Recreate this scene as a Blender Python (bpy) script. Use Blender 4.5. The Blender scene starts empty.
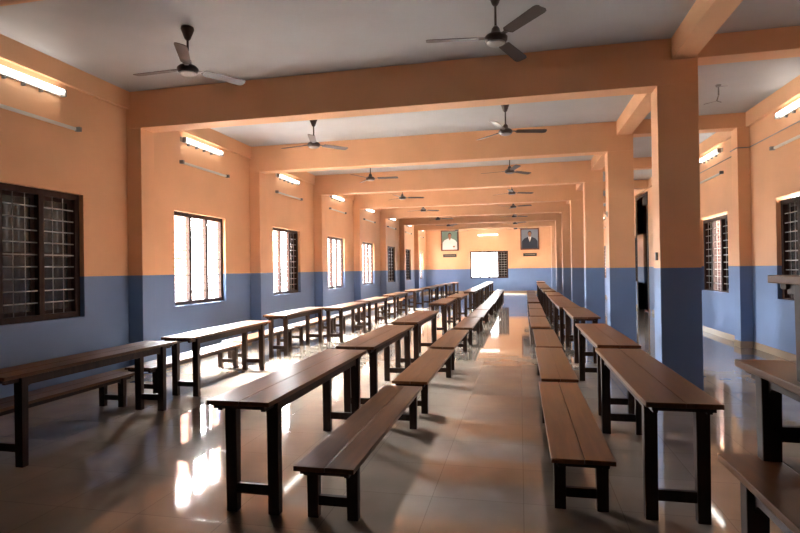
import bpy, bmesh, math, random
from mathutils import Vector, Matrix
random.seed(7)
S = bpy.context.scene
C = S.collection
PI = math.pi
R = math.radians

# ------------------------------------------------------------ materials
def mat(name, col, rough=.5, metal=0, spec=.5, emit=None, estr=0):
    m = bpy.data.materials.new(name); m.use_nodes = True
    b = m.node_tree.nodes['Principled BSDF']
    b.inputs['Base Color'].default_value = (*col, 1)
    b.inputs['Roughness'].default_value = rough
    b.inputs['Metallic'].default_value = metal
    b.inputs['Specular IOR Level'].default_value = spec
    if emit:
        b.inputs['Emission Color'].default_value = (*emit, 1)
        b.inputs['Emission Strength'].default_value = estr
    return m

def nd(m, t, **kw):
    n = m.node_tree.nodes.new(t)
    for k, v in kw.items(): setattr(n, k, v)
    return n
def lk(m, a, b): m.node_tree.links.new(a, b)
def bsdf(m): return m.node_tree.nodes['Principled BSDF']

ORANGE = (0.74, 0.415, 0.228)
BLUE = (0.145, 0.232, 0.425)
ZB = 1.503
def mix_rgb(m, fac, a, b, mode='MIX'):
    n = nd(m, 'ShaderNodeMix', data_type='RGBA', blend_type=mode)
    if hasattr(fac, 'links'): lk(m, fac, n.inputs[0])
    else: n.inputs[0].default_value = fac
    for v, i in ((a, 6), (b, 7)):
        if hasattr(v, 'links'): lk(m, v, n.inputs[i])
        else: n.inputs[i].default_value = (*v, 1)
    return n.outputs[2]

def paint_mat(name, two_tone=True, base=ORANGE):
    m = mat(name, base, .55, spec=.35)
    geo = nd(m, 'ShaderNodeNewGeometry')
    col = None
    nz = nd(m, 'ShaderNodeTexNoise'); nz.inputs['Scale'].default_value = 1.3; nz.inputs['Detail'].default_value = 4
    lk(m, geo.outputs['Position'], nz.inputs['Vector'])
    rp = nd(m, 'ShaderNodeMapRange'); rp.inputs[1].default_value = .3; rp.inputs[2].default_value = .7
    rp.inputs[3].default_value = .93; rp.inputs[4].default_value = 1.04
    lk(m, nz.outputs['Fac'], rp.inputs[0])
    if two_tone:
        sp = nd(m, 'ShaderNodeSeparateXYZ'); lk(m, geo.outputs['Position'], sp.inputs[0])
        st = nd(m, 'ShaderNodeMath', operation='GREATER_THAN'); st.inputs[1].default_value = ZB
        lk(m, sp.outputs['Z'], st.inputs[0])
        col = mix_rgb(m, st.outputs[0], BLUE, base)
    else:
        col = mix_rgb(m, 0.0, base, base)
    vm = nd(m, 'ShaderNodeVectorMath', operation='SCALE')
    lk(m, col, vm.inputs[0]); lk(m, rp.outputs[0], vm.inputs['Scale'])
    lk(m, vm.outputs[0], bsdf(m).inputs['Base Color'])
    n2 = nd(m, 'ShaderNodeTexNoise'); n2.inputs['Scale'].default_value = 60; n2.inputs['Detail'].default_value = 3
    lk(m, geo.outputs['Position'], n2.inputs['Vector'])
    bp = nd(m, 'ShaderNodeBump'); bp.inputs['Strength'].default_value = .05; bp.inputs['Distance'].default_value = .01
    lk(m, n2.outputs['Fac'], bp.inputs['Height']); lk(m, bp.outputs[0], bsdf(m).inputs['Normal'])
    return m

M = {}
M['wall'] = paint_mat('two_tone_wall_paint')
M['beam'] = paint_mat('orange_paint', False)
M['ceiling'] = paint_mat('white_distemper', False, (0.455, 0.468, 0.485))

def floor_mat():
    m = mat('polished_floor_tile', (.6, .52, .45), .09, spec=1.0)
    bsdf(m).inputs['IOR'].default_value = 1.55
    geo = nd(m, 'ShaderNodeNewGeometry')
    br = nd(m, 'ShaderNodeTexBrick'); br.offset = 0.0
    br.inputs['Scale'].default_value = 1.0
    br.inputs['Brick Width'].default_value = .6; br.inputs['Row Height'].default_value = .6
    br.inputs['Mortar Size'].default_value = .0022
    br.inputs['Color1'].default_value = (.33, .272, .218, 1); br.inputs['Color2'].default_value = (.30, .247, .198, 1)
    br.inputs['Mortar'].default_value = (.20, .165, .135, 1)
    lk(m, geo.outputs['Position'], br.inputs['Vector'])
    nz = nd(m, 'ShaderNodeTexNoise'); nz.inputs['Scale'].default_value = 2.2; nz.inputs['Detail'].default_value = 6
    lk(m, geo.outputs['Position'], nz.inputs['Vector'])
    rp = nd(m, 'ShaderNodeMapRange'); rp.inputs[1].default_value = .3; rp.inputs[2].default_value = .7
    rp.inputs[3].default_value = .88; rp.inputs[4].default_value = 1.08
    lk(m, nz.outputs['Fac'], rp.inputs[0])
    vm = nd(m, 'ShaderNodeVectorMath', operation='SCALE')
    lk(m, br.outputs['Color'], vm.inputs[0]); lk(m, rp.outputs[0], vm.inputs['Scale'])
    lk(m, vm.outputs[0], bsdf(m).inputs['Base Color'])
    r2 = nd(m, 'ShaderNodeMapRange'); r2.inputs[1].default_value = .35; r2.inputs[2].default_value = .7
    r2.inputs[3].default_value = .03; r2.inputs[4].default_value = .075
    n3 = nd(m, 'ShaderNodeTexNoise'); n3.inputs['Scale'].default_value = 1.1; n3.inputs['Detail'].default_value = 5
    lk(m, geo.outputs['Position'], n3.inputs['Vector']); lk(m, n3.outputs['Fac'], r2.inputs[0])
    lk(m, r2.outputs[0], bsdf(m).inputs['Roughness'])
    # each tile lies at a slightly different tilt, joints are sunk
    bp = nd(m, 'ShaderNodeBump'); bp.inputs['Strength'].default_value = .05; bp.inputs['Distance'].default_value = .003
    n4 = nd(m, 'ShaderNodeTexNoise'); n4.inputs['Scale'].default_value = 3.0; n4.inputs['Detail'].default_value = 2
    lk(m, geo.outputs['Position'], n4.inputs['Vector'])
    mt = nd(m, 'ShaderNodeMath', operation='SUBTRACT'); lk(m, n4.outputs['Fac'], mt.inputs[0]); lk(m, br.outputs['Fac'], mt.inputs[1])
    lk(m, mt.outputs[0], bp.inputs['Height']); lk(m, bp.outputs[0], bsdf(m).inputs['Normal'])
    return m
M['floor'] = floor_mat()

def wood_mat(name, c1, c2, rough, axis='Y'):
    m = mat(name, c1, rough, spec=.2)
    tc = nd(m, 'ShaderNodeTexCoord'); oi = nd(m, 'ShaderNodeObjectInfo')
    ad = nd(m, 'ShaderNodeVectorMath', operation='ADD')
    lk(m, tc.outputs['Object'], ad.inputs[0])
    sc = nd(m, 'ShaderNodeMath', operation='MULTIPLY'); sc.inputs[1].default_value = 37.
    lk(m, oi.outputs['Random'], sc.inputs[0]); lk(m, sc.outputs[0], ad.inputs[1])
    mp = nd(m, 'ShaderNodeMapping')
    mp.inputs['Scale'].default_value = (14, 1.1, 14) if axis == 'Y' else (14, 14, 1.1)
    lk(m, ad.outputs[0], mp.inputs['Vector'])
    nz = nd(m, 'ShaderNodeTexNoise'); nz.inputs['Scale'].default_value = 1.6; nz.inputs['Detail'].default_value = 7
    nz.inputs['Distortion'].default_value = .3
    lk(m, mp.outputs[0], nz.inputs['Vector'])
    rp = nd(m, 'ShaderNodeMapRange'); rp.inputs[1].default_value = .32; rp.inputs[2].default_value = .68
    lk(m, nz.outputs['Fac'], rp.inputs[0])
    col = mix_rgb(m, rp.outputs[0], c1, c2)
    # every piece of timber a little lighter or darker
    r3 = nd(m, 'ShaderNodeMapRange'); r3.inputs[3].default_value = .82; r3.inputs[4].default_value = 1.18
    lk(m, oi.outputs['Random'], r3.inputs[0])
    vm = nd(m, 'ShaderNodeVectorMath', operation='SCALE')
    lk(m, col, vm.inputs[0]); lk(m, r3.outputs[0], vm.inputs['Scale'])
    lk(m, vm.outputs[0], bsdf(m).inputs['Base Color'])
    rr = nd(m, 'ShaderNodeMapRange'); rr.inputs[3].default_value = rough; rr.inputs[4].default_value = rough + .05
    lk(m, nz.outputs['Fac'], rr.inputs[0]); lk(m, rr.outputs[0], bsdf(m).inputs['Roughness'])
    return m
M['top'] = wood_mat('varnished_wood_top', (.115, .049, .022), (.175, .077, .034), .285)
M['leg'] = wood_mat('dark_wood_legs', (.026, .012, .008), (.048, .023, .014), .42, 'Z')
M['winwood'] = wood_mat('window_wood', (.035, .017, .013), (.06, .030, .022), .45, 'Z')
M['iron'] = mat('painted_iron_bars', (.35, .33, .31), .4)
M['shutter_glass'] = mat('dark_shutter_glass', (.018, .014, .012), .25)
M['fan'] = mat('brown_fan_enamel', (.045, .026, .020), .35)
M['fan_ring'] = mat('fan_trim_ring', (.30, .27, .25), .5)
M['pale'] = mat('pale_plastic', (.62, .60, .55), .45)
M['metal'] = mat('grey_metal', (.22, .21, .20), .4, .6)
M['tube'] = mat('lit_tube', (.9, .9, .9), .4, emit=(1, .97, .90), estr=3)
M['skirt'] = mat('beige_skirting_tile', (.42, .33, .24), .25)
M['concrete'] = mat('outside_concrete', (.27, .25, .21), .85)
M['picwood'] = mat('picture_frame_wood', (.14, .045, .025), .35)
M['plate'] = mat('dark_name_board', (.05, .045, .04), .4)
M['plate_mark'] = mat('board_lettering', (.30, .26, .18), .5)
M['bg_green'] = mat('portrait_green_ground', (.16, .24, .20), .4)
M['bg_grey'] = mat('portrait_grey_ground', (.19, .23, .28), .4)
M['skin'] = mat('painted_skin', (.30, .14, .08), .5)
M['hair'] = mat('painted_hair', (.02, .015, .012), .5)
M['shirt'] = mat('painted_white_cloth', (.75, .76, .74), .5)
M['suit'] = mat('painted_dark_suit', (.022, .03, .05), .5)
M['tie'] = mat('painted_tie', (.25, .04, .03), .5)
M['red'] = mat('red_sill_paint', (.22, .05, .03), .5)
M['leaf'] = mat('foliage', (.10, .18, .05), .7)

def brick_mat():
    m = mat('laterite_brick', (.5, .2, .13), .85)
    tc = nd(m, 'ShaderNodeNewGeometry')
    mp = nd(m, 'ShaderNodeMapping'); mp.inputs['Rotation'].default_value = (R(90), 0, R(0))
    sp = nd(m, 'ShaderNodeSeparateXYZ'); cb = nd(m, 'ShaderNodeCombineXYZ'); a = nd(m, 'ShaderNodeMath', operation='ADD')
    lk(m, tc.outputs['Position'], sp.inputs[0]); lk(m, sp.outputs['X'], a.inputs[0]); lk(m, sp.outputs['Y'], a.inputs[1])
    lk(m, a.outputs[0], cb.inputs['X']); lk(m, sp.outputs['Z'], cb.inputs['Y'])
    br = nd(m, 'ShaderNodeTexBrick'); br.inputs['Scale'].default_value = 1
    br.inputs['Brick Width'].default_value = .23; br.inputs['Row Height'].default_value = .09; br.inputs['Mortar Size'].default_value = .012
    br.inputs['Color1'].default_value = (.13, .05, .04, 1); br.inputs['Color2'].default_value = (.10, .042, .035, 1)
    br.inputs['Mortar'].default_value = (.26, .2, .18, 1)
    lk(m, cb.outputs[0], br.inputs['Vector']); lk(m, br.outputs['Color'], bsdf(m).inputs['Base Color'])
    return m
M['brick'] = brick_mat()

# ------------------------------------------------------------ mesh helpers
def bx(bm, x0, x1, y0, y1, z0, z1, mi=0):
    v = [bm.verts.new((x, y, z)) for z in (z0, z1) for y in (y0, y1) for x in (x0, x1)]
    out = []
    for f in ((0, 2, 3, 1), (4, 5, 7, 6), (0, 1, 5, 4), (2, 6, 7, 3), (0, 4, 6, 2), (1, 3, 7, 5)):
        q = bm.faces.new([v[i] for i in f]); q.material_index = mi; out.append(q)
    return v

def prism(bm, pts, axis, a0, a1, mi=0):
    """closed outline pts (2D) extruded along axis 'X','Y','Z' from a0 to a1"""
    def P(p, a):
        return {'X': (a, p[0], p[1]), 'Y': (p[0], a, p[1]), 'Z': (p[0], p[1], a)}[axis]
    A = [bm.verts.new(P(p, a0)) for p in pts]; B = [bm.verts.new(P(p, a1)) for p in pts]
    fs = [bm.faces.new(A), bm.faces.new(B[::-1])]
    n = len(pts)
    for i in range(n): fs.append(bm.faces.new((A[i], B[i], B[(i+1) % n], A[(i+1) % n])))
    for f in fs: f.material_index = mi

def lathe(bm, prof, n=24, c=(0, 0, 0), axis='Z', mi=0, smooth=True):
    rings = []
    for r, z in prof:
        ring = []
        for i in range(n):
            a = 2*PI*i/n
            p = (r*math.cos(a), r*math.sin(a), z)
            if axis == 'Y': p = (p[0], p[2], p[1])
            if axis == 'X': p = (p[2], p[0], p[1])
            ring.append(bm.verts.new((c[0]+p[0], c[1]+p[1], c[2]+p[2])))
        rings.append(ring)
    for a, b in zip(rings, rings[1:]):
        for i in range(n):
            f = bm.faces.new((a[i], a[(i+1) % n], b[(i+1) % n], b[i])); f.material_index = mi; f.smooth = smooth
    for ring, rev in ((rings[0], True), (rings[-1], False)):
        f = bm.faces.new(ring[::-1] if rev else ring); f.material_index = mi

def tube(bm, p, q, r, n=8, mi=0):
    p, q = Vector(p), Vector(q); d = (q-p).normalized()
    u = d.orthogonal().normalized(); w = d.cross(u)
    A = [bm.verts.new(p + r*(math.cos(2*PI*i/n)*u + math.sin(2*PI*i/n)*w)) for i in range(n)]
    B = [bm.verts.new(q + r*(math.cos(2*PI*i/n)*u + math.sin(2*PI*i/n)*w)) for i in range(n)]
    for i in range(n):
        f = bm.faces.new((A[i], A[(i+1) % n], B[(i+1) % n], B[i])); f.material_index = mi; f.smooth = True
    bm.faces.new(A[::-1]).material_index = mi; bm.faces.new(B).material_index = mi

def obj(name, bm, mats, parent=None, bevel=0, seg=2):
    if bevel:
        bmesh.ops.bevel(bm, geom=list(bm.edges), offset=bevel, segments=seg, profile=.6, affect='EDGES')
    bmesh.ops.recalc_face_normals(bm, faces=list(bm.faces))
    me = bpy.data.meshes.new(name); bm.to_mesh(me); bm.free()
    for m in (mats if isinstance(mats, (list, tuple)) else [mats]): me.materials.append(m)
    o = bpy.data.objects.new(name, me); C.objects.link(o)
    if parent: o.parent = parent
    return o

def tag(o, label, cat=None, group=None, kind=None):
    o['label'] = label
    if cat: o['category'] = cat
    if group: o['group'] = group
    if kind: o['kind'] = kind
    return o

def thing(name, label, cat, loc=(0, 0, 0), rz=0, group=None, kind=None):
    o = bpy.data.objects.new(name, None); C.objects.link(o)
    o.empty_display_size = .1
    o.location = loc; o.rotation_euler = (0, 0, rz)
    return tag(o, label, cat, group, kind)

KIDS = {}
def dup(root, loc, label, rz=0, group=None):
    r = root.copy(); C.objects.link(r); r.location = loc; r.rotation_euler = (0, 0, rz)
    r['label'] = label
    if group: r['group'] = group
    for ch in [o for o in C.objects if o.parent == root]:
        c = ch.copy(); C.objects.link(c); c.parent = r
    return r

# ------------------------------------------------------------ building
XW, XP = -5.883, -5.63          # left wall plane and pilaster face
XA, XB = 1.692, 2.159           # column row
XRP, XRW = 3.95, 4.155          # right pilaster face and right wall plane
Y0, L = 7.20, 3.855             # first column, bay length
ZC, ZH, ZL = 4.33, 3.76, 4.06   # ceiling, hall beam soffit, aisle / long beam soffit
YF, YN = 34.19, -8.6            # far and near wall
TH = .23
def YB(n): return Y0 + n*L
WZ0, WZ1 = .95, 2.63

def struct(name, bm, m, label, bevel=0):
    o = obj(name, bm, m, None, bevel); return tag(o, label, 'room', None, 'structure')

bm = bmesh.new(); bx(bm, XW-TH, XRW+TH, YN-TH, YF+TH, -.2, 0)
struct('floor', bm, M['floor'], 'polished beige tiled floor of the dining hall')
bm = bmesh.new(); bx(bm, XW-TH, XRW+TH, YN-TH, YF+TH, ZC, ZC+.15)
struct('ceiling', bm, M['ceiling'], 'flat off-white ceiling above the beams')

def wall_x(name, x0, x1, holes, label):
    """a wall along Y between x0 and x1; holes = (ya, yb, za, zb)"""
    bm = bmesh.new(); y = YN-TH
    for ya, yb, za, zb in sorted(holes):
        bx(bm, x0, x1, y, ya, 0, ZC)
        if za > 0: bx(bm, x0, x1, ya, yb, 0, za)
        bx(bm, x0, x1, ya, yb, zb, ZC)
        y = yb
    bx(bm, x0, x1, y, YF+TH, 0, ZC)
    return struct(name, bm, M['wall'], label)
WL = [(4.55, 6.34)] + [(YB(n)+1.15, YB(n)+2.83) for n in range(0, 7)]
WR = [(4.55, 6.30)] + [(YB(n)+1.15, YB(n)+2.87) for n in (0, 1, 3, 4, 5, 6)]
DOOR = (19.15, 20.95, 0, 3.98)
wall_x('wall_left', XW-TH, XW, [(a, b, WZ0, WZ1) for a, b in WL], 'long left wall painted orange above and blue below')
wall_x('wall_right', XRW, XRW+TH, [(a, b, WZ0, WZ1) for a, b in WR] + [DOOR], 'right side wall of the aisle, orange above and blue below')
FW = (-3.05, -.70, .91, 2.61)
bm = bmesh.new()
bx(bm, XW, FW[0], YF, YF+TH, 0, ZC); bx(bm, FW[1], XRW, YF, YF+TH, 0, ZC)
bx(bm, FW[0], FW[1], YF, YF+TH, 0, FW[2]); bx(bm, FW[0], FW[1], YF, YF+TH, FW[3], ZC)
struct('wall_far', bm, M['wall'], 'far end wall with the wide window and two portraits')
bm = bmesh.new(); bx(bm, XW, XRW, YN-TH, YN, 0, ZC)
struct('wall_near', bm, M['wall'], 'near end wall behind the viewer')

ORD = ['first', 'second', 'third', 'fourth', 'fifth', 'sixth', 'seventh', 'eighth', 'ninth', 'tenth', 'eleventh', 'twelfth', 'thirteenth', 'fourteenth']
for n in range(-3, 7):
    y = YB(n); w = ORD[n+1] if n >= -1 else ('rearmost' if n == -3 else 'next to rearmost')
    bm = bmesh.new()
    bx(bm, XW, XB, y, y+.3, ZH, ZC)
    struct('cross_beam', bm, M['beam'], '%s deep orange cross beam from the front, spanning the hall' % w, .006)
    bm = bmesh.new(); bx(bm, XB, XRW, y, y+.3, ZL, ZC)
    struct('aisle_beam', bm, M['beam'], '%s shallow orange beam from the front, crossing the right aisle' % w, .006)
    bm = bmesh.new(); bx(bm, XA, XB, y, y+.34, 0, ZH)
    struct('column', bm, M['wall'], '%s square column from the front, orange over blue' % w, .008)
    bm = bmesh.new(); bx(bm, XW, XP, y, y+.3, 0, ZH)
    struct('pilaster', bm, M['wall'], '%s pilaster from the front on the left wall' % w, .008)
    if n == 3: continue          # the doorway takes this place
    bm = bmesh.new(); bx(bm, XRP, XRW, y, y+.3, 0, ZL)
    struct('pilaster', bm, M['wall'], '%s pilaster from the front on the right aisle wall' % w, .008)
ys = [YN] + [YB(n) for n in range(-3, 7)] + [YF]
for i in range(len(ys)-1):
    a = ys[i] + (.3 if i else 0); b = ys[i+1]
    bm = bmesh.new(); bx(bm, XA+.17, XB-.03, a, b, ZL, ZC)
    struct('lengthwise_beam', bm, M['beam'], 'lengthwise beam piece above the column row, %s counted from the hall rear' % ORD[i], .006)
for nm, x0, x1, s in (('trim_1', XW, XW+.06, 'left'), ('trim_2', XRW-.06, XRW, 'right')):
    bm = bmesh.new()
    for i in range(len(ys)-1):
        bx(bm, x0, x1, ys[i] + (.298 if i else 0), ys[i+1], ZL, ZC)
    struct(nm, bm, M['beam'], 'shallow orange band under the ceiling along the %s wall' % s)
bm = bmesh.new()
for i in range(len(ys)-1):
    bx(bm, XW, XW+.012, ys[i] + (.298 if i else 0), ys[i+1], 0, .11)
struct('baseboard_left', bm, M['skirt'], 'beige tile skirting along the left wall')
bm = bmesh.new()
for i in range(len(ys)-1):
    a, b = ys[i] + (.298 if i else 0), ys[i+1]
    segs = [(a, DOOR[0]), (DOOR[1], b)] if a < DOOR[0] < b else [(a, b)]
    for p, q in segs: bx(bm, XRW-.012, XRW, p, q, 0, .12)
    if i and abs(ys[i]-YB(3)) > .1:
        bx(bm, XRP-.012, XRW, ys[i]-.011, ys[i]+.001, 0, .12); bx(bm, XRP-.012, XRP, ys[i], ys[i]+.298, 0, .12)
struct('baseboard_right', bm, M['skirt'], 'beige tile skirting along the right aisle wall')
bm = bmesh.new(); bx(bm, XW+.012, XRW-.012, YF-.012, YF, 0, .12)
struct('baseboard_far', bm, M['skirt'], 'beige tile skirting along the far wall')

# ------------------------------------------------------------ windows
def window(idx, side, a, b, z0, z1, lights, closed, label):
    """side 'L','R' (window runs along Y) or 'F' (along X)."""
    w = thing('window_%d' % idx, label, 'window', (0, 0, 0), 0, None, 'structure')
    W = b-a
    if side == 'L': w.location = (XW, a, z0); w.rotation_euler = (0, 0, R(90))
    elif side == 'R': w.location = (XRW, b, z0); w.rotation_euler = (0, 0, R(-90))
    else: w.location = (a, YF, z0)
    # local: x along window 0..W, y outward depth, z 0..H
    H = z1-z0; f0, f1 = .07, .14; t = .09 if side == 'F' else .075
    bm = bmesh.new()
    bx(bm, 0, W, f0, f1, 0, t); bx(bm, 0, W, f0, f1, H-t, H)
    bx(bm, 0, t, f0, f1, t, H-t); bx(bm, W-t, W, f0, f1, t, H-t)
    obj('window_frame', bm, M['winwood'], w)
    pw = (W - t*(lights+1))/lights
    for k in range(1, lights):
        x = k*(pw+t)
        bm = bmesh.new(); bx(bm, x, x+t, f0-.002, f1, t, H-t); obj('mullion', bm, M['winwood'], w)
    for k in range(lights):
        x = t + k*(pw+t)
        bm = bmesh.new(); nb = 2 if side != 'F' else 2
        for j in range(1, nb+1):
            xx = x+pw*j/(nb+1); tube(bm, (xx, f0+.035, t), (xx, f0+.035, H-t), .0055, 6)
        nh = 9
        for j in range(1, nh+1):
            zz = t+(H-2*t)*j/(nh+1); bx(bm, x, x+pw, f0+.026, f0+.030, zz-.008, zz+.008)
        obj('grille', bm, M['iron'], w)
        if k in closed:
            bm = bmesh.new(); s = .05
            bx(bm, x, x+pw, f1, f1+.03, t, t+s); bx(bm, x, x+pw, f1, f1+.03, H-t-s, H-t)
            bx(bm, x, x+s, f1, f1+.03, t+s, H-t-s); bx(bm, x+pw-s, x+pw, f1, f1+.03, t+s, H-t-s)
            bx(bm, x+s, x+pw-s, f1, f1+.03, H*.5-s/2, H*.5+s/2)
            sh = obj('shutter', bm, M['winwood'], w)
            bm = bmesh.new(); bx(bm, x+s, x+pw-s, f1+.01, f1+.016, t+s, H*.5-s/2); bx(bm, x+s, x+pw-s, f1+.01, f1+.016, H*.5+s/2, H-t-s)
            obj('pane', bm, M['shutter_glass'], sh)
    return w
cl = {0: (0, 1, 2), 2: (2,), 5: (0, 1, 2), 6: (0, 1, 2)}
wi = 1
for i, (a, b) in enumerate(WL):
    window(wi, 'L', a, b, WZ0, WZ1, 3, cl.get(i, ()), '%s dark wooden grilled window from the front in the left wall' % ORD[i]); wi += 1
# local x runs from b towards a on the right side
clR = {0: (0, 1, 2), 1: (0, 1), 2: (0, 2)}
for i, (a, b) in enumerate(WR):
    window(wi, 'R', a, b, WZ0-.05, WZ1-.05, 3, clR.get(i, ()), '%s dark wooden grilled window from the front in the right wall' % ORD[i]); wi += 1
window(wi, 'F', FW[0], FW[1], FW[2], FW[3], 4, (3,), 'wide four-part window in the far wall, its right light shuttered')

# daylight portals: they only steer sampling of the sky light through the openings
def portal(loc, rot, sx, sy):
    l = bpy.data.lights.new('window_portal', 'AREA'); l.shape = 'RECTANGLE'; l.size = sx; l.size_y = sy
    l.cycles.is_portal = True
    o = bpy.data.objects.new('window_portal', l); C.objects.link(o); o.location = loc; o.rotation_euler = rot
for i, (a, b) in enumerate(WL):
    if i in (0, 5, 6): continue
    portal((XW-TH-.02, (a+b)/2, (WZ0+WZ1)/2), (0, R(-90), 0), WZ1-WZ0, b-a)
for i, (a, b) in enumerate(WR):
    if i == 0: continue
    portal((XRW+TH+.02, (a+b)/2, (WZ0+WZ1)/2-.05), (0, R(90), 0), WZ1-WZ0, b-a)
portal(((FW[0]+FW[1])/2, YF+TH+.02, (FW[2]+FW[3])/2), (R(-90), 0, 0), FW[1]-FW[0], FW[3]-FW[2])

# ------------------------------------------------------------ door in the right wall
d = thing('door_1', 'tall dark doorway in the right wall, seen between two columns', 'door', (XRW, DOOR[0], 0), 0, None, 'structure')
W = DOOR[1]-DOOR[0]
bm = bmesh.new(); bx(bm, -.02, .12, 0, .09, 0, DOOR[3]); bx(bm, -.02, .12, W-.09, W, 0, DOOR[3]); bx(bm, -.02, .12, .09, W-.09, DOOR[3]-.09, DOOR[3])
obj('door_frame', bm, M['winwood'], d)
bm = bmesh.new(); bx(bm, .0, .2, .09, W-.09, 3.60, DOOR[3]-.09); obj('transom_panel', bm, M['winwood'], d)
bm = bmesh.new(); bx(bm, .0, .2, .09, W-.09, 0, .03); obj('threshold', bm, M['red'], d)
for s, y in ((1, W-.14),):
    bm = bmesh.new(); bx(bm, .2, .95, y, y+.045, .03, 3.58)
    lf = obj('door_leaf', bm, M['winwood'], d)
    bm = bmesh.new(); tube(bm, (.88, y-.02, 1.0), (.88, y-.02, 1.15), .008); obj('door_handle', bm, M['metal'], lf)
# side passage behind the doorway
bm = bmesh.new()
bx(bm, XRW+TH, 7.2, 17.6, 25.2, -.2, 0); bx(bm, XRW+TH, 7.2, 17.6, 25.2, 4.2, 4.33)
bx(bm, XRW+TH, 7.2, 17.4, 17.6, 0, 4.33); bx(bm, XRW+TH, 5.6, 25.0, 25.2, 0, 4.33); bx(bm, 5.6, 6.3, 25.0, 25.2, 0, 1.0); bx(bm, 5.6, 6.3, 25.0, 25.2, 2.6, 4.33); bx(bm, 6.3, 7.2, 25.0, 25.2, 0, 4.33)
bx(bm, 7.2, 7.4, 17.4, 25.2, 0, 4.33)
struct('wall_passage', bm, M['wall'], 'side passage seen through the tall doorway')

# outside
bm = bmesh.new(); bx(bm, -40, 40, -20, 70, -.45, -.35)
struct('ground', bm, M['concrete'], 'pale ground outside the windows')
k = 0
for x, ya, yb in ((-7.35, 10.5, 11.0), (-7.35, 12.3, 12.85), (-7.35, 15.25, 15.65), (-7.35, 20.35, 20.75), (-7.35, 25.35, 25.8), (-7.35, 30.0, 30.5)):
    bm = bmesh.new(); bx(bm, x-.35, x, ya, yb, -.35, 3.2)
    struct('brick_pier', bm, M['brick'], '%s red brick pier outside the left windows' % ORD[k]); k += 1
for j, (x, ya, yb) in enumerate(((5.4, 14.6, 16.9), (5.9, 18.0, 18.4))):
    bm = bmesh.new(); bx(bm, x, x+.25, ya, yb, -.35, 3.4)
    struct('brick_pier', bm, M['brick'], '%s red brick pier outside the right windows' % ORD[j])

# ------------------------------------------------------------ tables and benches
LT, WT, HT = 2.14, .41, .75
LB_, WB_, HB = 2.28, .375, .37
def make_furniture(name, top_name, label, cat, Lx, Wd, H, lw, iy, apr, st0, st1, group):
    """origin at the front-left corner on the floor; length along +Y"""
    t = thing(name, label, cat, group=group)
    th = .03
    # top of two boards with a hairline joint
    bm = bmesh.new(); j = Wd*.52
    bx(bm, 0, j-.0012, 0, Lx, H-th, H); bx(bm, j+.0012, Wd, .004, Lx-.003, H-th, H-.0006)
    obj(top_name, bm, M['top'], t, .004)
    ix = .022
    xs = (ix, Wd-ix-lw); ysl = (iy, Lx-iy-lw*.8)
    for y in ysl:
        for x in xs:
            bm = bmesh.new()
            v = bx(bm, x, x+lw, y, y+lw*.8, 0, H-th)
            for q in v[:4]:      # slight taper to the foot
                q.co.x += .003 if q.co.x < x+lw/2 else -.003
                q.co.y += .003 if q.co.y < y+lw*.4 else -.003
            obj('leg', bm, M['leg'], t, .004)
    for x in xs:                 # long aprons with curved brackets at the legs
        a, b = ysl[0]+lw*.8, ysl[1]
        z1 = H-th; z0 = z1-apr; c = .05
        pts = [(a, z1), (b, z1), (b, z0-c)]
        for q in range(1, 5):
            an = q/5*PI/2; pts.append((b-c+c*math.cos(an), z0-c+c*math.sin(an)))
        pts += [(b-c, z0), (a+c, z0)]
        for q in range(1, 5):
            an = PI/2+q/5*PI/2; pts.append((a+c+c*math.cos(an), z0-c+c*math.sin(an)))
        pts.append((a, z0-c))
        xc = x+lw/2
        bm = bmesh.new(); prism(bm, pts, 'X', xc-.014, xc+.014)
        obj('apron', bm, M['leg'], t)
        for ya, yb in ((.05, ysl[0]), (ysl[1]+lw*.8, Lx-.05)):
            bm = bmesh.new(); bx(bm, xc-.014, xc+.014, ya, yb, z1-.04, z1); obj('apron_end', bm, M['leg'], t)
    for y in ysl:
        yc = y+lw*.4
        bm = bmesh.new(); bx(bm, xs[0]+lw-.004, xs[1]+.004, yc-.014, yc+.014, H-th-apr*.6, H-th)
        obj('end_rail', bm, M['leg'], t)
        bm = bmesh.new(); bx(bm, xs[0]+lw-.008, xs[1]+.008, yc-.016, yc+.016, st0, st1)
        obj('stretcher', bm, M['leg'], t, .003)
    for y in (.02, Lx-.065):
        bm = bmesh.new(); bx(bm, .035, Wd-.035, y, y+.045, H-th-.022, H-th)
        obj('end_batten', bm, M['leg'], t, .003)
    return t

TABLE = BENCH = None
def place(kind, x, y, z, label, group, rz=0):
    global TABLE, BENCH
    src = TABLE if kind == 't' else BENCH
    if src is None:
        if kind == 't':
            src = TABLE = make_furniture('dining_table', 'tabletop', label, 'table', LT, WT, HT, .078, .17, .075, .115, .18, group)
        else:
            src = BENCH = make_furniture('bench', 'seat', label, 'bench', LB_, WB_, HB, .075, .15, .045, .075, .135, group)
        src.location = (x, y, z); src.rotation_euler = (0, 0, rz)
        return src
    return dup(src, (x, y, z), label, rz, group)

def row(kind, pos, where, group):
    n = len(pos)
    for i, (x, y) in enumerate(pos):
        big = 'long brown wooden table' if kind == 't' else 'low brown wooden bench'
        if i == 0: lab = '%s at the near end of the %s' % (big, where)
        elif i == n-1: lab = '%s at the far end of the %s' % (big, where)
        else: lab = '%s, %s from the front in the %s' % (big.replace('wooden ', ''), ORD[i], where)
        rz = R(random.uniform(-.25, .25)) if i else 0
        place(kind, x, y, 0, lab, group, rz)

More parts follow.
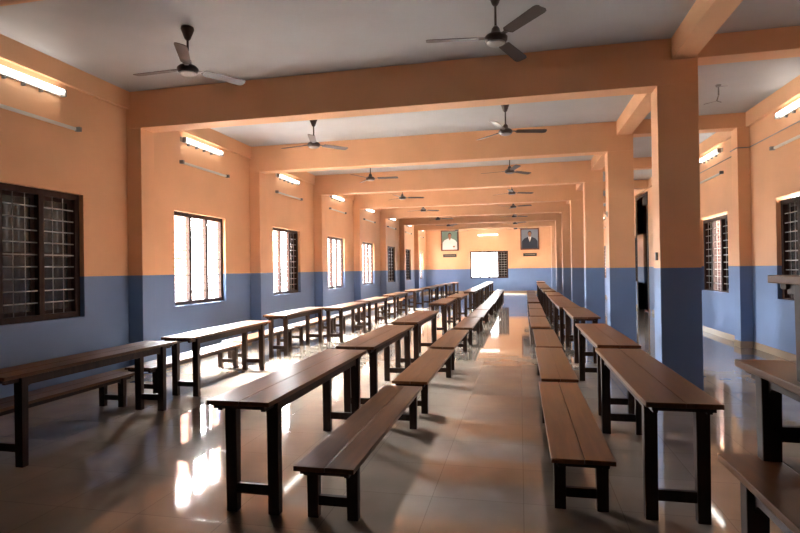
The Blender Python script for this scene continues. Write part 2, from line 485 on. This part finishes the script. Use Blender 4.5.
row('t', [(-1.885, 2.97), (-1.872, 5.30), (-1.90, 7.85), (-2.05, 12.20), (-2.00, 14.78), (-1.92, 18.55), (-1.92, 20.75), (-1.90, 22.95), (-1.90, 25.15), (-1.90, 27.35), (-1.90, 29.55)],
    'table row left of the aisle', 'tables left of the aisle')
row('b', [(-1.338, 3.005), (-1.326, 5.49), (-1.342, 7.99), (-1.30, 10.65), (-1.25, 13.0), (-1.25, 15.4), (-1.22, 17.8), (-1.22, 20.2), (-1.22, 22.6), (-1.22, 25.0), (-1.22, 27.4)],
    "bench row left of the aisle", 'benches left of the aisle')
row('t', [(.694, 3.33), (.744, 5.69), (.80, 8.82), (.74, 11.0), (.74, 13.15), (.76, 15.6), (.74, 18.5), (.74, 21.4), (.78, 23.8), (.80, 26.1), (.92, 29.9)],
    'table row beside the columns', 'tables beside the columns')
row('b', [(.168, 3.41), (.20, 5.83), (.22, 8.22), (.20, 10.95), (.22, 13.4), (.24, 15.8), (.26, 18.9), (.28, 21.3), (.30, 23.7), (.32, 26.1)],
    "bench row right of the aisle", 'benches right of the aisle')
row('t', [(-4.27, 3.37), (-4.29, 5.80), (-4.52, 8.93), (-4.09, 10.78), (-4.13, 13.15), (-4.20, 16.3), (-4.22, 19.6), (-4.1, 22.4), (-4.1, 24.8), (-4.0, 27.2), (-3.9, 29.6)],
    'table row by the left wall', 'tables by the left wall')
row('b', [(-4.81, 3.28), (-4.81, 5.80), (-4.95, 8.27), (-4.95, 10.75), (-4.8, 13.2), (-4.8, 15.7), (-4.8, 18.2), (-4.8, 21.0)],
    'bench row along the left wall', 'benches by the left wall')

# stack at the right front corner: two benches on a table
place('t', .79, 2.48-LT, 0, 'dark table cropped at the lower right corner, carrying the stacked benches', 'stack in the right foreground')
place('b', .905, 2.61-LB_, HT, 'bench stacked directly on the cropped table at the right edge', 'stack in the right foreground')
place('b', .915, 2.30-LB_, HT+HB, 'topmost bench of the stack at the right edge, at eye level', 'stack in the right foreground')

# ------------------------------------------------------------ ceiling fans
FZ = 3.85
def make_fan(label):
    f = thing('ceiling_fan', label, 'fan', group='ceiling fans along the hall')
    H = ZC-FZ
    bm = bmesh.new(); lathe(bm, [(.070, H), (.074, H-.025), (.060, H-.06), (.034, H-.13), (.016, H-.15)][::-1]); obj('canopy', bm, M['fan'], f)
    bm = bmesh.new(); lathe(bm, [(.012, .07), (.012, H-.13)], 12); obj('down_rod', bm, M['fan'], f)
    bm = bmesh.new(); lathe(bm, [(.05, -.045), (.10, -.04), (.115, -.02), (.118, .01), (.095, .035), (.05, .055), (.04, .10), (.018, .13)], 28); obj('motor', bm, M['fan'], f)
    bm = bmesh.new(); lathe(bm, [(.060, -.052), (.085, -.052), (.092, -.044), (.090, -.040)][::-1], 28); obj('trim_ring', bm, M['fan_ring'], f)
    for k in range(3):
        a = 2*PI*k/3
        bm = bmesh.new()
        st = [(.10, .022, 0), (.17, .028, 0), (.20, .058, 1), (.655, .068, 1), (.69, .060, 1), (.705, .040, 1)]
        top = []
        for r, hw, tl in st:
            t = -R(11)*tl
            top.append([(r, -hw*math.cos(t), .01-hw*math.sin(t)), (r, hw*math.cos(t), .01+hw*math.sin(t))])
        V = [[bm.verts.new(p) for p in pr] + [bm.verts.new((p[0], p[1], p[2]-.006)) for p in pr] for pr in top]
        for q, w in zip(V, V[1:]):
            bm.faces.new((q[0], q[1], w[1], w[0])); bm.faces.new((q[2], w[2], w[3], q[3]))
            bm.faces.new((q[0], w[0], w[2], q[2])); bm.faces.new((q[1], q[3], w[3], w[1]))
        bm.faces.new((V[0][0], V[0][2], V[0][3], V[0][1])); bm.faces.new((V[-1][0], V[-1][1], V[-1][3], V[-1][2]))
        bmesh.ops.rotate(bm, verts=list(bm.verts), cent=(0, 0, 0), matrix=Matrix.Rotation(a, 3, 'Z'))
        obj('blade', bm, M['fan'], f)
    return f
fan = None
angA = [R(-62), R(-72), R(-114), R(-100), R(40), R(10), R(75), R(20)]
angB = [R(-52), R(-105), R(-73), R(-95), R(100), R(35), R(80), R(15)]
for row_i, (xf, ang, wh) in enumerate(((-3.66, angA, 'left row of fans'), (-.20, angB, 'right row of fans'))):
    for i in range(8):
        y = YB(i)-1.72 if i < 3 else YB(i)-1.75
        if row_i and i == 0: y += .05
        lab = 'dark brown three-blade ceiling fan, %s from the front in the %s' % (ORD[i], wh)
        if fan is None:
            fan = make_fan(lab); fan.location = (xf, y, FZ); fan.rotation_euler = (0, 0, ang[i])
        else: dup(fan, (xf, y, FZ), lab, ang[i])

# ------------------------------------------------------------ tube lights
def make_tube(label, ln=1.12):
    t = thing('tube_light', label, 'tube light', group='lit tube lights')
    bm = bmesh.new(); bx(bm, 0, .035, -ln/2-.05, ln/2+.05, -.05, .035); obj('batten', bm, M['pale'], t, .004)
    for y in (-ln/2-.03, ln/2+.005):
        bm = bmesh.new(); bx(bm, .03, .105, y, y+.025, -.06, .03); obj('end_holder', bm, M['metal'], t)
    bm = bmesh.new(); lathe(bm, [(.032, -ln/2), (.032, ln/2)], 14, (.075, 0, .0), 'Y'); obj('tube', bm, M['tube'], t)
    for y in (-.45, -.2, .05, .3):
        bm = bmesh.new(); bx(bm, .0, .05, y, y+.025, -.09, -.05); obj('clip', bm, M['metal'], t)
    return t
def make_rail(label):
    t = thing('unlit_batten', label, 'tube light', group='unlit battens under the tube lights')
    bm = bmesh.new(); bx(bm, 0, .03, -.76, .76, -.02, .02); obj('batten', bm, M['pale'], t, .004)
    for y in (-.80, .74):
        bm = bmesh.new(); bx(bm, 0, .075, y, y+.05, -.03, .03); obj('end_holder', bm, M['metal'], t, .004)
    return t
tl = rl = None
for i in range(8):
    for side in 'LR':
        if side == 'R' and i == 4: continue
        x = XW-.004 if side == 'L' else XRW+.004
        rz = 0 if side == 'L' else PI
        wn = 'left wall' if side == 'L' else 'right wall'
        yt = YB(i-1)+(2.0 if side == 'L' else 1.98); yr = YB(i-1)+(2.12 if side == 'L' else 2.1)
        lab = 'lit white tube light, %s from the front high on the %s' % (ORD[i], wn)
        if tl is None: tl = make_tube(lab, 1.2); tl.location = (x, yt, 3.93)
        else: dup(tl, (x, yt, 3.93), lab, rz)
        lab = 'unlit pale batten, %s from the front below the %s tube light' % (ORD[i], wn)
        if rl is None: rl = make_rail(lab); rl.location = (x, yr, 3.51)
        else: dup(rl, (x, yr, 3.51 if side == 'L' else 3.45), lab, rz)
dup(tl, (-1.92, YF+.004, 3.62), 'lit white tube light on the far wall between the two portraits', R(-90))

# ------------------------------------------------------------ portraits and boards
def ell(bm, cx, cz, rx, rz, y, mi, n=20, th=.003):
    prism(bm, [(cx+rx*math.cos(2*PI*i/n), cz+rz*math.sin(2*PI*i/n)) for i in range(n)], 'Y', y-th, y, mi)
def portrait(x0, x1, z0, z1, label, suit):
    W, H = x1-x0, z1-z0
    t = thing('framed_portrait', label, 'picture', (x0, YF, z0))
    f = .07
    bm = bmesh.new()
    bx(bm, 0, W, -.05, 0, 0, f); bx(bm, 0, W, -.05, 0, H-f, H); bx(bm, 0, f, -.05, 0, f, H-f); bx(bm, W-f, W, -.05, 0, f, H-f)
    obj('picture_frame', bm, M['picwood'], t)
    bm = bmesh.new(); bx(bm, f, W-f, -.015, 0, f, H-f); obj('picture', bm, M['bg_grey' if suit else 'bg_green'], t)
    bm = bmesh.new()   # the painted figure
    c = W*.5
    sh = [(f+.02, f+.001), (W-f-.02, f+.001), (W-f-.03, H*.40), (W*.80, H*.52), (W*.60, H*.60), (W*.40, H*.60), (W*.20, H*.52), (f+.03, H*.40)]
    prism(bm, sh, 'Y', -.018, -.015, 0)
    prism(bm, [(c-.06, H*.56), (c+.06, H*.56), (c+.055, H*.66), (c-.055, H*.66)], 'Y', -.0195, -.018, 1)
    if suit:
        prism(bm, [(c-.10, H*.60), (c, H*.36), (c+.10, H*.60)], 'Y', -.021, -.018, 3)
        prism(bm, [(c-.02, H*.57), (c, H*.38), (c+.02, H*.57)], 'Y', -.0225, -.021, 4)
    else:
        prism(bm, [(c-.05, H*.60), (c, H*.50), (c+.05, H*.60)], 'Y', -.021, -.018, 1)
        ell(bm, c+.26, H*.20, .07, .05, -.0185, 1)
    ell(bm, c, H*.76, .115, .155, -.021, 2)
    ell(bm, c, H*.73, .10, .14, -.0245, 1)
    obj('painted_figure', bm, [M['suit' if suit else 'shirt'], M['skin'], M['hair'], M['shirt'], M['tie']], t)
portrait(-4.88, -3.76, 2.68, 3.98, 'framed portrait of a person in a white shirt on the far wall', False)
portrait(.06, 1.19, 2.64, 3.96, 'framed portrait of a person in a dark suit on the far wall', True)
for x0, x1, z0, z1, w in ((-4.76, -3.90, 2.27, 2.47, 'white-shirt'), (.22, 1.03, 2.24, 2.43, 'dark-suit')):
    t = thing('name_board', 'small dark name board under the %s portrait' % w, 'sign', (x0, YF, z0))
    bm = bmesh.new(); bx(bm, 0, x1-x0, -.03, .004, 0, z1-z0); obj('board', bm, M['plate'], t, .004)
    bm = bmesh.new(); bx(bm, .09, x1-x0-.09, -.032, -.03, .08, .115); obj('faded_band', bm, M['plate_mark'], t)

# ------------------------------------------------------------ small fixtures
bm = bmesh.new()
tube(bm, (3.06, 9.26, ZC), (3.06, 9.26, ZC-.16), .012); tube(bm, (3.06, 9.26, ZC-.16), (3.02, 9.22, ZC-.26), .009)
tube(bm, (3.02, 9.22, ZC-.26), (2.80, 9.1, ZC-.33), .004); tube(bm, (3.02, 9.22, ZC-.26), (3.08, 9.2, ZC-.29), .006)
tube(bm, (3.06, 9.26, ZC-.02), (3.2, 9.3, ZC-.015), .006); lathe(bm, [(.035, -.03), (.045, 0)], 14, (3.06, 9.26, ZC))
tag(obj('fan_hook', bm, M['metal']), 'bare fan hook with loose wires on the right aisle ceiling', 'hook')
bm = bmesh.new()
yp = YB(1)
pts = [(XRW-.012, 4.0, 3.66), (XRW-.012, yp-.01, 3.68), (XRP-.012, yp-.012, 3.68), (XRP-.012, yp+.31, 3.68), (XRW-.012, yp+.31, 3.68), (XRW-.012, YB(2)-.02, 3.68)]
for p, q in zip(pts, pts[1:]): tube(bm, p, q, .010)
tag(obj('conduit', bm, M['metal']), 'thin conduit running along the right wall and around its pilaster', 'pipe')
def small_box(name, label, cat, x0, x1, y0, y1, z0, z1, m):
    bm = bmesh.new(); bx(bm, x0, x1, y0, y1, z0, z1); tag(obj(name, bm, m, None, .003), label, cat)
small_box('switch_box', 'small switch box on the first column facing the hall', 'switch', XA-.02, XA, 7.30, 7.36, 1.60, 1.70, M['plate'])
small_box('bulb_plate', 'small pale plate standing in for a tiny bulb on the second column', 'switch', XA-.02, XA, YB(1)+.1, YB(1)+.2, 2.5, 2.62, M['pale'])  # pale, non-glowing plate stands in for a tiny white bulb

# ------------------------------------------------------------ light
SKY, GLOW_A, GLOW_K = 7.0, 640.0, 16.0
w = bpy.data.worlds.new('sky'); S.world = w; w.use_nodes = True
bg = w.node_tree.nodes['Background']
bg.inputs['Color'].default_value = (.96, .98, 1.0, 1)
# hazy sky: even, with the broad bright glow of a veiled sun beyond the left windows
nt = w.node_tree
tc = nt.nodes.new('ShaderNodeTexCoord')
dp = nt.nodes.new('ShaderNodeVectorMath'); dp.operation = 'DOT_PRODUCT'
gd = Vector((-.70, .58, .62)).normalized(); dp.inputs[1].default_value = gd
nt.links.new(tc.outputs['Generated'], dp.inputs[0])
mx = nt.nodes.new('ShaderNodeMath'); mx.operation = 'MAXIMUM'; mx.inputs[1].default_value = 0
pw = nt.nodes.new('ShaderNodeMath'); pw.operation = 'POWER'; pw.inputs[1].default_value = GLOW_K
ma = nt.nodes.new('ShaderNodeMath'); ma.operation = 'MULTIPLY_ADD'; ma.inputs[1].default_value = GLOW_A; ma.inputs[2].default_value = SKY
nt.links.new(dp.outputs['Value'], mx.inputs[0]); nt.links.new(mx.outputs[0], pw.inputs[0]); nt.links.new(pw.outputs[0], ma.inputs[0])
nt.links.new(ma.outputs[0], bg.inputs['Strength'])
w.cycles.sampling_method = 'AUTOMATIC'

# ------------------------------------------------------------ camera
cam = bpy.data.cameras.new('camera'); co = bpy.data.objects.new('camera', cam); C.objects.link(co)
S.camera = co
cam.sensor_width = 36; cam.lens = 539.65/800*36; cam.clip_start = .02; cam.clip_end = 300
yaw, pitch, roll = .2184, .0058, -.015
f = Vector((-math.sin(yaw)*math.cos(pitch), math.cos(yaw)*math.cos(pitch), math.sin(pitch)))
r = Vector((math.cos(yaw), math.sin(yaw), 0)); u = r.cross(f)
r2 = math.cos(roll)*r+math.sin(roll)*u; u2 = -math.sin(roll)*r+math.cos(roll)*u
mw = Matrix((r2, u2, -f)).transposed().to_4x4(); mw.translation = (0, 0, 1.5315)
co.matrix_world = mw

S.view_settings.view_transform = 'Standard'; S.view_settings.look = 'None'
S.view_settings.gamma = 1; S.view_settings.use_curve_mapping = False
S.view_settings.exposure = 1.5
cy = S.cycles
cy.use_denoising = True
try: cy.denoiser = 'OPENIMAGEDENOISE'
except Exception: pass
cy.max_bounces = 14; cy.diffuse_bounces = 9; cy.glossy_bounces = 5; cy.caustics_reflective = True
cy.sample_clamp_indirect = 20
